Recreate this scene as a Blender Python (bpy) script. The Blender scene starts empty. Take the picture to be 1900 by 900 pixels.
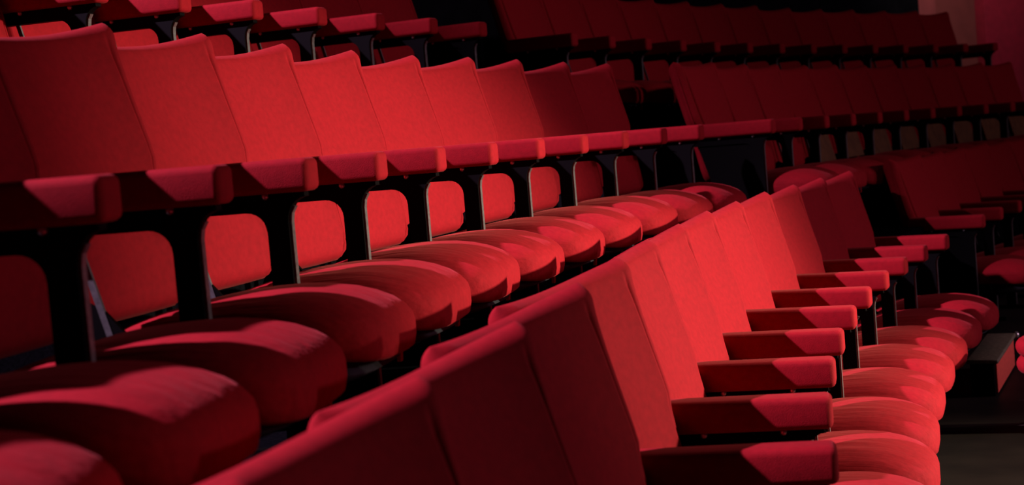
import bpy, bmesh, math, random
from mathutils import Vector, Matrix
random.seed(7)
sc = bpy.context.scene
COL = sc.collection

# ------------------------------------------------------------------ camera
EYE = 1.335                      # camera height above the floor of the front row
F_PX, ROLL, PITCH = 2816.7, 0.0837, 0.0668
cd = bpy.data.cameras.new('camera'); cam = bpy.data.objects.new('camera', cd); COL.objects.link(cam)
cd.sensor_fit = 'HORIZONTAL'; cd.sensor_width = 36.0; cd.lens = F_PX / 1900.0 * 36.0
cd.clip_start = 0.05; cd.clip_end = 200
fw = Vector((0, math.cos(PITCH), -math.sin(PITCH))); up0 = Vector((0, math.sin(PITCH), math.cos(PITCH))); rt0 = Vector((1, 0, 0))
rt = rt0 * math.cos(ROLL) - up0 * math.sin(ROLL)
up = rt0 * math.sin(ROLL) + up0 * math.cos(ROLL)
M = Matrix.Identity(4)
for r_ in range(3):
    M[r_][0] = rt[r_]; M[r_][1] = up[r_]; M[r_][2] = -fw[r_]
M[2][3] = EYE
cam.matrix_world = M
cd.dof.use_dof = True; cd.dof.focus_distance = 4.7; cd.dof.aperture_fstop = 4.5
sc.camera = cam

# ------------------------------------------------------------------ world, lights, exposure
w = bpy.data.worlds.new('world'); sc.world = w; w.use_nodes = True
bg = w.node_tree.nodes['Background']; bg.inputs[0].default_value = (1.0, 0.75, 0.8, 1); bg.inputs[1].default_value = 0.002
sc.view_settings.view_transform = 'Standard'; sc.view_settings.look = 'None'
sc.view_settings.gamma = 1; sc.view_settings.exposure = 0.0; sc.view_settings.use_curve_mapping = False

def spot(name, loc, target, energy, color, angle, blend, radius):
    d = bpy.data.lights.new(name, 'SPOT'); d.energy = energy; d.color = color
    d.spot_size = math.radians(angle); d.spot_blend = blend; d.shadow_soft_size = radius
    o = bpy.data.objects.new(name, d); COL.objects.link(o); o.location = loc
    o.rotation_euler = (Vector(target) - Vector(loc)).to_track_quat('-Z', 'Y').to_euler()
    return o
# the stage-side spotlight that lights the fronts of the seats, and the lamp high behind the rows
spot('stage_spotlight', (10.8, 3.3, 3.0), (0.60, 4.95, 0.62), 11500, (1.0, 0.88, 0.72), 23.5, 1.0, 0.12)
spot('fill_wash', (11.5, 4.5, 4.0), (0.0, 4.2, 1.3), 850, (1.0, 0.60, 0.85), 84, 1.0, 0.3)  # added fill light, lifts the seat fronts outside the spotlight pool
spot('fill_wash', (12.5, 6.0, 4.0), (3.5, 11.0, 1.2), 400, (1.0, 0.60, 0.85), 80, 0.9, 0.3)  # second added fill, brightens the seats beyond the aisle
spot('rear_lamp', (-14.0, 1.0, 12.8), (0.2, 2.9, 1.0), 31000, (0.88, 0.58, 1.0), 34, 0.65, 0.10)
spot('wall_fill', (4.3, 14.6, 4.8), (5.1, 17.0, 2.3), 150, (1.0, 0.8, 0.78), 75, 1.0, 0.1)  # added unseen light, there only to brighten the pink wall and pilaster

# ------------------------------------------------------------------ materials
def mat(name, base, rough=0.6, metal=0.0, sheen=0.0, sheen_tint=(1, 1, 1), var=0.0, scale=40.0, bump=0.0, bscale=400.0, spec=0.5, sheen_rough=0.35):
    m = bpy.data.materials.new(name); m.use_nodes = True
    nt = m.node_tree; b = nt.nodes['Principled BSDF']
    b.inputs['Base Color'].default_value = (*base, 1); b.inputs['Roughness'].default_value = rough
    b.inputs['Metallic'].default_value = metal
    b.inputs['Specular IOR Level'].default_value = spec
    b.inputs['Sheen Weight'].default_value = sheen; b.inputs['Sheen Tint'].default_value = (*sheen_tint, 1)
    b.inputs['Sheen Roughness'].default_value = sheen_rough
    tc = nt.nodes.new('ShaderNodeTexCoord')
    oi = nt.nodes.new('ShaderNodeObjectInfo')
    if var:
        n = nt.nodes.new('ShaderNodeTexNoise'); n.inputs['Scale'].default_value = scale; n.inputs['Detail'].default_value = 6
        add = nt.nodes.new('ShaderNodeVectorMath'); add.operation = 'ADD'
        nt.links.new(tc.outputs['Object'], add.inputs[0]); nt.links.new(oi.outputs['Location'], add.inputs[1])
        nt.links.new(add.outputs[0], n.inputs['Vector'])
        r = nt.nodes.new('ShaderNodeMapRange'); r.inputs[1].default_value = 0.3; r.inputs[2].default_value = 0.7
        r.inputs[3].default_value = 1 - var; r.inputs[4].default_value = 1 + var
        nt.links.new(n.outputs['Fac'], r.inputs[0])
        mx = nt.nodes.new('ShaderNodeVectorMath'); mx.operation = 'SCALE'; mx.inputs[0].default_value = base
        nt.links.new(r.outputs[0], mx.inputs['Scale']); nt.links.new(mx.outputs[0], b.inputs['Base Color'])
    if bump:
        n2 = nt.nodes.new('ShaderNodeTexNoise'); n2.inputs['Scale'].default_value = bscale; n2.inputs['Detail'].default_value = 3
        nt.links.new(tc.outputs['Object'], n2.inputs['Vector'])
        bm_ = nt.nodes.new('ShaderNodeBump'); bm_.inputs['Strength'].default_value = bump; bm_.inputs['Distance'].default_value = 0.002
        nt.links.new(n2.outputs['Fac'], bm_.inputs['Height']); nt.links.new(bm_.outputs[0], b.inputs['Normal'])
    return m
RED = mat('red_velvet', (0.29, 0.0040, 0.0085), 0.85, sheen=0.09, sheen_tint=(1.0, 0.20, 0.17), var=0.10, scale=60, bump=0.35, bscale=500, spec=0.15)
# the seat cushions carry faint creases that run from back to front
SEAT = mat('red_velvet_seat', (0.29, 0.0040, 0.0085), 0.85, sheen=0.09, sheen_tint=(1.0, 0.20, 0.17), var=0.10, scale=60, spec=0.15)
_nt = SEAT.node_tree
_tc = _nt.nodes.new('ShaderNodeTexCoord'); _oi = _nt.nodes.new('ShaderNodeObjectInfo'); _ad = _nt.nodes.new('ShaderNodeVectorMath'); _ad.operation = 'ADD'
_mp = _nt.nodes.new('ShaderNodeMapping'); _mp.inputs['Scale'].default_value = (3.0, 26.0, 26.0)
_no = _nt.nodes.new('ShaderNodeTexNoise'); _no.inputs['Scale'].default_value = 1.0; _no.inputs['Detail'].default_value = 4
_bp = _nt.nodes.new('ShaderNodeBump'); _bp.inputs['Strength'].default_value = 0.55; _bp.inputs['Distance'].default_value = 0.012
_nt.links.new(_tc.outputs['Object'], _ad.inputs[0]); _nt.links.new(_oi.outputs['Random'], _ad.inputs[1]); _nt.links.new(_ad.outputs[0], _mp.inputs['Vector'])
_nt.links.new(_mp.outputs[0], _no.inputs['Vector']); _nt.links.new(_no.outputs['Fac'], _bp.inputs['Height'])
_nt.links.new(_bp.outputs[0], _nt.nodes['Principled BSDF'].inputs['Normal'])
BLACK = mat('black_painted_steel', (0.0022, 0.0018, 0.0014), 0.6, spec=0.05)
PAN = mat('black_plastic_pan', (0.008, 0.008, 0.010), 0.7, var=0.3, scale=25, spec=0.2)
STEEL = mat('grey_steel_edge', (0.24, 0.23, 0.21), 0.42, metal=0.8, var=0.25, scale=90)
BOLT = mat('bright_bolt_steel', (0.7, 0.68, 0.62), 0.3, metal=0.7)
CARPET = mat('black_carpet', (0.003, 0.003, 0.0035), 1.0, var=0.35, scale=120, bump=0.5, bscale=700, spec=0.0)
WOOD = mat('brown_plywood', (0.13, 0.05, 0.013), 0.55, var=0.25, scale=18)
DRAPE = mat('black_drape', (0.006, 0.006, 0.008), 0.95, var=0.3, scale=6, spec=0.05)
PINK = mat('dusty_pink_plaster', (0.42, 0.09, 0.085), 0.9, var=0.12, scale=5)
MAGENTA = mat('crimson_fabric_panel', (0.36, 0.006, 0.03), 0.9, var=0.12, scale=12)
CAPM = mat('worn_grey_wood_cap', (0.17, 0.16, 0.09), 0.6, var=0.4, scale=60)
TERRA = mat('red_felt_panel', (0.80, 0.10, 0.06), 0.9, var=0.1, scale=50)
PLANK = mat('dark_stained_floor', (0.015, 0.010, 0.007), 0.6, var=0.5, scale=3, spec=0.2)

# ------------------------------------------------------------------ mesh helpers
def mesh(name, verts, faces, m, smooth=True):
    me = bpy.data.meshes.new(name); me.from_pydata([tuple(v) for v in verts], [], faces); me.update()
    b = bmesh.new(); b.from_mesh(me); bmesh.ops.remove_doubles(b, verts=b.verts, dist=1e-5)
    bmesh.ops.recalc_face_normals(b, faces=b.faces); b.to_mesh(me); b.free()
    me.materials.append(m)
    if smooth:
        for p in me.polygons: p.use_smooth = True
    return me
def box_mesh(name, lo, hi, m, bev=0.0, seg=2, smooth=True):
    b = bmesh.new(); bmesh.ops.create_cube(b, size=1)
    for v in b.verts:
        v.co = Vector([(lo[k] + hi[k]) / 2 + v.co[k] * (hi[k] - lo[k]) for k in range(3)])
    if bev: bmesh.ops.bevel(b, geom=list(b.edges), offset=bev, segments=seg, affect='EDGES', profile=0.5)
    me = bpy.data.meshes.new(name); b.to_mesh(me); b.free(); me.materials.append(m)
    if smooth and bev:
        for p in me.polygons: p.use_smooth = True
    return me
def prism_mesh(name, poly, y0, y1, m, bev=0.0):
    """polygon in x,z extruded along y"""
    b = bmesh.new()
    a = [b.verts.new((x, y0, z)) for x, z in poly]; c = [b.verts.new((x, y1, z)) for x, z in poly]
    n = len(poly)
    b.faces.new(a); b.faces.new(list(reversed(c)))
    for i in range(n): b.faces.new((a[i], a[(i + 1) % n], c[(i + 1) % n], c[i]))
    bmesh.ops.recalc_face_normals(b, faces=b.faces)
    bmesh.ops.triangulate(b, faces=[f for f in b.faces if len(f.verts) > 4])
    me = bpy.data.meshes.new(name); b.to_mesh(me); b.free(); me.materials.append(m)
    return me
def obj(name, me, parent=None, loc=None, rz=0.0):
    o = bpy.data.objects.new(name, me); COL.objects.link(o)
    if loc is not None: o.location = loc
    o.rotation_euler = (0, 0, rz)
    if parent: o.parent = parent
    return o
def structure(o, label=None):
    o['kind'] = 'structure'
    if label: o['label'] = label
    return o

# ------------------------------------------------------------------ row layout (plan, metres)
PW = 0.54
def arc(x0, y0, th, k, i0, i1):
    """arm positions i0..i1 on an arc: (x, y, heading); heading 0 = +y, positive to the right"""
    out = {}
    x, y, t = x0, y0, th
    for i in range(0, i1 + 1):
        out[i] = (x, y, t)
        t2 = t + k * PW / 2; x += PW * math.sin(t2); y += PW * math.cos(t2); t += k * PW
    x, y, t = x0, y0, th
    for i in range(-1, i0 - 1, -1):
        t2 = t - k * PW / 2; x -= PW * math.sin(t2); y -= PW * math.cos(t2); t -= k * PW
        out[i] = (x, y, t)
    return [out[i] for i in range(i0, i1 + 1)]
ARM = 0.69
ZA, ZB, ZC = EYE - 0.6454 - ARM, EYE + 0.0018 - ARM, EYE + 0.625 - ARM
rowA = arc(0.6051, 2.9574, 0.1786, 0.0617, -4, 9)
_sh = [(-0.28, 0.08), (-0.18, 0.07), (-0.085, 0.04), (-0.035, 0.02)]      # the row bends more tightly at its near end
rowA = [(p[0] + f_ * math.cos(p[2]), p[1] - f_ * math.sin(p[2]), p[2] + t_) for p, (f_, t_) in zip(rowA[:4], _sh)] + rowA[4:]
rowA2 = arc(2.7057, 8.6609, 0.4859, 0.0486, 0, 6)
rowB = arc(-0.6237, 2.4088, 0.1399, 0.0608, -3, 10)
rowB2 = arc(1.428, 8.0091, 0.441, 0.0549, 0, 11)
rowC = arc(-1.2349, 4.90, 0.286, 0.0546, -2, 6)
rowC2 = arc(0.4591, 8.72, 0.4690, 0.0510, 0, 13)

# the far block sits a touch lower than the near one
rowB2 = [p + (-0.003 * i,) for i, p in enumerate(rowB2)]
rowC2 = [p + (-0.040 - 0.004 * i,) for i, p in enumerate(rowC2)]
def dz(p): return p[3] if len(p) > 3 else 0.0
def off(p, f, s=0.0):
    """point f metres in front of arm tip p, s metres further along the row"""
    x, y, t = p[:3]
    return (x + f * math.cos(t) + s * math.sin(t), y - f * math.sin(t) + s * math.cos(t))

# ------------------------------------------------------------------ setting: tiers, floor, walls
def sweep(name, path, prof, m, label):
    """prof: closed list of (forward offset, z) swept along path of (x, y, heading)"""
    v = []; f = []; n = len(prof)
    for p in path:
        for fo, z in prof:
            q = off(p, fo); v.append((q[0], q[1], z + (dz(p) if z > 0 else 0)))
    for k in range(len(path) - 1):
        for j in range(n):
            a = k * n + j; b = k * n + (j + 1) % n
            f.append((a, b, b + n, a + n))
    f.append(tuple(range(n))); f.append(tuple(range((len(path) - 1) * n, len(path) * n)))
    o = obj(name, mesh(name, v, f, m, False)); structure(o, label)
    return o
pathA = rowA + rowA2; pathB = rowB + rowB2; pathC = rowC + rowC2
sweep('floor_middle', pathB, [(0.50, -0.05), (0.50, ZB), (-0.63, ZB), (-0.63, -0.05)], CARPET, 'black carpeted tier under the middle row of seats')
sweep('floor_upper', pathC, [(0.485, -0.05), (0.485, ZC), (-1.6, ZC), (-1.6, -0.05)], CARPET, 'black carpeted tier under the upper row of seats')
fl = obj('floor', box_mesh('floor', (-6, -3, -0.1), (22, 26, 0.0), PLANK)); structure(fl, 'dark stained floor under and in front of the front row')
longC = arc(0.4591, 8.72, 0.4690, 0.0510, 0, 24)
wb = sweep('wall_back', [off(p, -1.55) + (p[2],) for p in rowC + longC[:16]], [(0.0, ZC), (0.0, 2.9), (-0.1, 2.9), (-0.1, ZC)], DRAPE, 'black draped wall behind the upper row')
wp = sweep('wall_right', [off(p, -1.55) + (p[2],) for p in longC[14:23]], [(-0.06, 0), (-0.06, 4.2), (-0.16, 4.2), (-0.16, 0)], PINK, 'dusty pink plaster wall behind the end of the upper row')
pil = obj('trim_1', box_mesh('trim_1', (-0.05, -0.06, 0), (0.75, 0.12, 4.2), MAGENTA, 0.01), loc=(5.16, 16.05, 0), rz=0.3); structure(pil, 'crimson fabric covered pilaster at the upper right')
# ------------------------------------------------------------------ seat meshes (local: x forward, y along the row, z up; x=0 at arm tips)
REC = math.radians(15.0)
YAW = math.radians(7.0)
def back_mesh(name, m, yaw=YAW, tilt=0.034, near=0.25):
    zb = 0.37; L = (ARM + 0.335 - zb) / math.cos(REC)
    d, T = 0.060, 0.085
    us = [-1, -0.995, -0.98, -0.955, -0.92, -0.88, -0.865, -0.855, -0.845, -0.835, -0.825, -0.81, -0.795, -0.74, -0.62, -0.45, -0.22]; us = us + [0] + [-u for u in reversed(us)]
    vs = [0, 0.008, 0.03, 0.06, 0.12, 0.20, 0.28, 0.36, 0.41, 0.44, 0.47, 0.50, 0.55, 0.62, 0.70, 0.78, 0.86, 0.90, 0.925, 0.94, 0.955, 0.968, 0.98, 0.989, 0.995, 0.999, 1.0]
    # front of the wing at arm height sits 0.37 behind the arm tip
    s_arm = (ARM - zb) / math.cos(REC)
    bx = -0.37 + s_arm * math.sin(REC) - (0.022 + 0.082)
    def edge(t, r):
        t = max(0.0, min(1.0, t)); k = (1 - t) / r
        return 1.0 if k >= 1 else math.sqrt(max(0, 1 - (1 - k) ** 2))
    def pt(u, v, side):
        hw = 0.246 + (0.266 - 0.246) * (1 / (1 + math.exp(-(v - 0.475) * 70)))
        if v < 0.09: hw -= 0.05 * (1 - v / 0.09) ** 1.6
        s = v * L - (0.010 * (1 - u * u) + tilt * (1 - u) / 2) * max(0, (v - 0.5) / 0.5) ** 1.3
        h = T / 2 * min(edge(abs(u), 0.13), 1) * min(edge(v, 0.062), edge(1 - v, 0.03))
        c = (d if u > 0 else near * d) * abs(u) ** 2.6 * (0.55 + 0.45 * min(1, v / 0.5))
        lum = 0.018 * math.sin(math.pi * min(1, v / 0.75)) if v < 0.75 else 0
        n = c + (h if side > 0 else -h) + (lum if side > 0 else 0) * (1 - u * u)
        if side > 0:                                    # raised centre panel with a seam down each side
            fade = min(1, v / 0.1) * max(0.0, min(1, (0.95 - v) / 0.12))
            n += 0.010 * max(0.0, min(1.0, (0.84 - abs(u)) / 0.03)) * fade - 0.012 * math.exp(-((abs(u) - 0.845) / 0.012) ** 2) * fade
            n -= 0.022 * max(0.0, (abs(u) - 0.85) / 0.15) ** 2 * fade
        X, Y, Z = bx - s * math.sin(REC) + n * math.cos(REC), u * hw, zb + s * math.cos(REC) + n * math.sin(REC)
        return (X + Y * math.sin(yaw), Y * math.cos(yaw), Z)
    V = []; Fc = []
    nu, nv = len(us), len(vs)
    for side in (1, -1):
        for v in vs:
            for u in us: V.append(pt(u, v, side))
    for sdx in (0, 1):
        o_ = sdx * nu * nv
        for j in range(nv - 1):
            for i in range(nu - 1):
                a = o_ + j * nu + i
                Fc.append((a, a + 1, a + nu + 1, a + nu) if sdx == 0 else (a, a + nu, a + nu + 1, a + 1))
    return mesh(name, V, Fc, m)
def sgp(x, p): return math.copysign(abs(x) ** p, x)
def cushion_mesh(name, m, a=0.296, b=0.243, x0=-0.34, ztop=0.398, zbot=0.285, front_drop=0.03, nA=52, nB=9):
    """upholstered seat: domed top, waterfall front, flat underside"""
    V = []; Fc = []; cx = x0 + a
    rings = []
    for j in range(nB + 1):                               # top, centre outwards
        rings.append((math.sin(j / nB * math.pi / 2), 1))
    rings += [(1.0, 0.5), (0.985, 0.15), (0.95, 0.0), (0.5, 0.0), (0.0, 0.0)]
    for k, (r, h) in enumerate(rings):
        for i in range(nA):
            th = 2 * math.pi * i / nA
            ee = 0.56 if math.cos(th) > 0 else 0.25
            x = a * r * sgp(math.cos(th), ee); y = b * r * sgp(math.sin(th), 0.55)
            fx = x / a
            zt = ztop + 0.020 * math.cos((fx - 0.25) * 1.9)
            ze = zbot + 0.052 - 0.02 * max(0, fx) ** 3
            zb_ = zbot - front_drop * max(0, fx) ** 2.5
            if k <= nB:
                z = ze + (zt - ze) * (max(0, 1 - r ** 2.6)) ** 0.5
            else:
                z = zb_ + (ze - zb_) * h
            V.append((cx + x, y, z))
    n = len(rings)
    for j in range(n - 1):
        for i in range(nA):
            Fc.append((j * nA + i, j * nA + (i + 1) % nA, (j + 1) * nA + (i + 1) % nA, (j + 1) * nA + i))
    return mesh(name, V, Fc, m)
def pad_mesh():
    b = bmesh.new(); bmesh.ops.create_cube(b, size=1)
    lo, hi = (-0.43, -0.043, ARM - 0.077), (0.0, 0.043, ARM)
    for v in b.verts: v.co = Vector([(lo[k] + hi[k]) / 2 + v.co[k] * (hi[k] - lo[k]) for k in range(3)])
    bmesh.ops.bevel(b, geom=list(b.edges), offset=0.016, segments=4, affect='EDGES', profile=0.5)
    me = bpy.data.meshes.new('armrest'); b.to_mesh(me); b.free(); me.materials.append(RED)
    for p in me.polygons: p.use_smooth = True
    return me
def frame_mesh():
    zt, zr = ARM - 0.070, ARM - 0.118
    xf, xb = -0.066, -0.118; r = 0.048
    P = [(-0.45, zt), (-0.022, zt), (-0.022, zt - 0.018)]
    for k in range(7):                                   # fillet towards the tip
        t = k / 6 * math.pi / 2
        P.append((xf + r - r * math.sin(t), zt - 0.018 - r * (1 - math.cos(t)) * 1.15))
    P += [(xf, 0.02), (xf + 0.05, 0.02), (xf + 0.05, 0.0), (xb - 0.09, 0.0), (xb - 0.09, 0.02), (xb, 0.02)]
    for k in range(7):
        t = k / 6 * math.pi / 2
        P.append((xb - r * (1 - math.cos(t)), zr - r + r * math.sin(t)))
    P += [(-0.45, zr)]
    return prism_mesh('support_post', P, -0.016, 0.016, BLACK)
def strip_mesh():
    zt = ARM - 0.088; xf = -0.066; r = 0.048; P = []; Q = []
    P = [(xf + 0.012, zt - 0.02), (xf + 0.003, zt - 0.035), (xf, zt - r * 1.15)]
    P.append((xf, 0.03))
    Q = [(x + 0.006, z - 0.001) for x, z in P]
    return prism_mesh('edge_strip', P + list(reversed(Q)), -0.009, 0.009, STEEL)
def bolt_mesh():
    b = bmesh.new(); bmesh.ops.create_uvsphere(b, u_segments=10, v_segments=6, radius=0.0085)
    me = bpy.data.meshes.new('bolt'); b.to_mesh(me); b.free(); me.materials.append(BOLT)
    for p in me.polygons: p.use_smooth = True
    return me
def side_strip_mesh():
    # polished steel edge down the near side of the lower backrest
    z0, z1 = 0.36, 0.62; y = -0.254
    def X(z): return -0.37 - (z - ARM) * math.tan(REC) - 0.002
    P = [(X(z0), z0), (X(z1), z1), (X(z1) + 0.014, z1), (X(z0) + 0.014, z0)]
    return prism_mesh('side_strip', P, y - 0.004, y + 0.004, STEEL)
def panel_mesh():
    z0, z1 = 0.40, 0.60
    def X(z): return -0.372 - (z - ARM) * math.tan(REC)
    return prism_mesh('lower_panel', [(X(z0), z0), (X(z1), z1), (X(z1) + 0.012, z1), (X(z0) + 0.012, z0)], -0.17, 0.17, WOOD)
def hinge_mesh(y, h=1.0):
    P = [(-0.40, 0.29), (-0.20, 0.29), (-0.16, 0.33), (-0.24, 0.30 + 0.062 * h), (-0.29, 0.30 + 0.12 * h), (-0.33, 0.30 + 0.14 * h), (-0.36, 0.30 + 0.12 * h)]
    return prism_mesh('hinge_plate', P, y - 0.005, y + 0.005, BLACK)
def pan_mesh(m, name='seat_pan'):
    return cushion_mesh(name, m, a=0.275, b=0.236, x0=-0.335, ztop=0.295, zbot=0.215, front_drop=-0.03, nA=32, nB=4)
def flap_mesh():
    P = [(0.165, 0.31), (0.192, 0.315), (0.204, 0.28), (0.200, 0.225), (0.192, 0.225), (0.194, 0.28)]
    return prism_mesh('cover_flap', P, 0.138, 0.158, RED)

def end_panel_mesh():
    P = [(-0.43, ARM - 0.10), (-0.11, ARM - 0.10), (-0.11, 0.05), (-0.30, 0.05), (-0.34, 0.30)]
    return prism_mesh('end_panel', P, -0.008, 0.008, BLACK)
ME = dict(back_far=back_mesh('backrest', RED, math.radians(3.0), 0.0, 0.8), end=end_panel_mesh(), back=back_mesh('backrest', RED), cushion=cushion_mesh('seat_cushion', SEAT), pan=pan_mesh(PAN), panel=panel_mesh(),
          pad=pad_mesh(), frame=frame_mesh(), strip=strip_mesh(), bolt=bolt_mesh(), side=side_strip_mesh(), flap=flap_mesh(),
          hingeN=hinge_mesh(-0.252), hingeF=hinge_mesh(0.243, 0.3))
def add_arm(seat, y, rz):
    a = obj('armrest', ME['pad'], seat, (0, y, 0), rz)
    for bxp in (-0.30, -0.115):
        obj('bolt', ME['bolt'], a, (bxp, -0.018, ARM - 0.082))
    p = obj('support_post', ME['frame'], seat, (0, y, 0), rz)
    obj('edge_strip', ME['strip'], p)
ORD = ['', 'first', 'second', 'third', 'fourth', 'fifth', 'sixth', 'seventh', 'eighth', 'ninth', 'tenth', 'eleventh', 'twelfth', 'thirteenth', 'fourteenth']
def make_row(path, zf, group, labeller, tipped=(), turned=None, aisle='last'):
    n = len(path) - 1
    for i in range(n):
        p, q = path[i], path[i + 1]
        x, y, t = (p[0] + q[0]) / 2, (p[1] + q[1]) / 2, (p[2] + q[2]) / 2
        s = bpy.data.objects.new('theatre_seat', None); COL.objects.link(s); s.empty_display_size = 0.1
        s.location = (x, y, zf + (dz(p) + dz(q)) / 2); s.rotation_euler = (0, 0, -t)
        up_ = i in tipped
        s['label'] = labeller(i, n, up_); s['category'] = 'seat'; s['group'] = group
        jr = random.Random(hash((group, i)) & 0xffff)
        half = (q[2] - p[2]) / 2
        b = obj('backrest', ME['back_far' if aisle == 'first' else 'back'], s)
        b.location = (random.uniform(-0.004, 0.004), 0, random.uniform(-0.004, 0.004))
        if turned and i in turned:                       # backs turned a little further towards the stage
            an = -0.19; fx, fy = -0.43, 0.266
            b.rotation_euler = (0, 0, an)
            b.location = (fx - (fx * math.cos(an) - fy * math.sin(an)), fy - (fx * math.sin(an) + fy * math.cos(an)) + turned[i], 0)
        obj('side_strip', ME['side'], b)
        obj('hinge_plate', ME['hingeN'], s); obj('hinge_plate', ME['hingeF'], s)
        c = obj('seat_cushion', ME['cushion'], s)
        obj('seat_pan', ME['pan'], s)
        obj('cover_flap', ME['flap'], c)
        c.location.z = random.uniform(-0.006, 0.006)
        c.rotation_euler = (random.uniform(-0.03, 0.03), 0, random.uniform(-0.02, 0.02))
        if up_: obj('lower_panel', ME['panel'], b)
        add_arm(s, -PW / 2, half)
        if i == n - 1: add_arm(s, PW / 2, -half)
        if aisle == 'first' and i == 0: obj('end_panel', ME['end'], s, (0, -PW / 2, 0), half)
        if aisle == 'last' and i == n - 1: obj('end_panel', ME['end'], s, (0, PW / 2, 0), -half)
def lab_near(row, extra=''):
    def f(i, n, up_):
        k = n - i
        if k == 1: return 'red velvet theatre seat at the far aisle end of the %s' % row
        return 'red velvet theatre seat, %s from the far aisle in the %s' % (ORD[k], row)
    return f
def lab_far(row):
    def f(i, n, up_):
        s = 'dim red seat with wooden lower back' if up_ else 'dim red velvet theatre seat'
        if i == 0: return '%s, first beyond the aisle in the %s' % (s, row)
        return '%s, %s beyond the aisle in the %s' % (s, ORD[i + 1], row)
    return f
make_row(rowA, ZA, 'front row seats before the aisle', lab_near('brightly lit front row'), turned={0: 0.0, 1: 0.0, 2: -0.03, 3: 0.0, 4: 0.0})
make_row(rowB, ZB, 'middle row seats before the aisle', lab_near('middle row'))
make_row(rowC, ZC, 'upper row seats before the aisle', lab_near('upper row'))
make_row(rowA2, ZA, 'front row seats beyond the aisle', lab_far('front row'), aisle='first')
make_row(rowB2, ZB, 'middle row seats beyond the aisle', lab_far('middle row'), tipped=range(3, 11), aisle='first')
make_row(rowC2, ZC, 'upper row seats beyond the aisle', lab_far('upper row'), aisle='first')

# ------------------------------------------------------------------ low kick box and stool at the lower right
def empty(name, loc, rz, label, cat):
    o = bpy.data.objects.new(name, None); COL.objects.link(o); o.empty_display_size = 0.1
    o.location = loc; o.rotation_euler = (0, 0, rz); o['label'] = label; o['category'] = cat
    return o
# local: x forward (away from the seats), y along the row
kb = empty('kick_box', (2.13, 6.80, 0.0), -0.42, 'low black box with red front panel and worn wooden cap below the front row', 'box')
obj('body', box_mesh('body', (-0.11, 0.0, 0.0), (-0.004, 0.78, 0.150), BLACK, 0.004), kb)
obj('front_panel', box_mesh('front_panel', (-0.004, 0.02, 0.012), (0.006, 0.77, 0.150), TERRA, 0.002), kb)
obj('cap', box_mesh('cap', (-0.125, -0.012, 0.150), (0.016, 0.80, 0.170), CAPM, 0.006), kb)
kn = obj('corner_knob', ME['bolt'], kb, (0.016, 0.80, 0.160)); kn.scale = (2, 2, 2)
ps = empty('padded_stool', (2.16, 6.05, 0.0), 0, 'red double padded low stool at the right edge of the picture', 'stool')
def lathe(name, prof, m, n=36):
    V = []; Fc = []
    for r, z in prof:
        for i in range(n): V.append((r * math.cos(2 * math.pi * i / n), r * math.sin(2 * math.pi * i / n), z))
    for j in range(len(prof) - 1):
        for i in range(n): Fc.append((j * n + i, j * n + (i + 1) % n, (j + 1) * n + (i + 1) % n, (j + 1) * n + i))
    return mesh(name, V, Fc, m)
def roll(z0, z1, R):
    h = (z1 - z0) / 2; c = (z0 + z1) / 2
    return [(0.0, z0)] + [(R - h + h * math.cos(t), c + h * math.sin(t)) for t in [(-90 + 20 * k) * math.pi / 180 for k in range(10)]] + [(0.0, z1)]
obj('base', lathe('base', [(0.0, 0.0), (0.15, 0.0), (0.15, 0.02), (0.10, 0.04), (0.09, 0.225), (0.0, 0.225)], BLACK), ps)
pm = lathe('seat_pad', roll(0.225, 0.30, 0.17), RED)
obj('seat_pad', pm, ps); obj('seat_pad', pm, ps, (0, 0, 0.072))
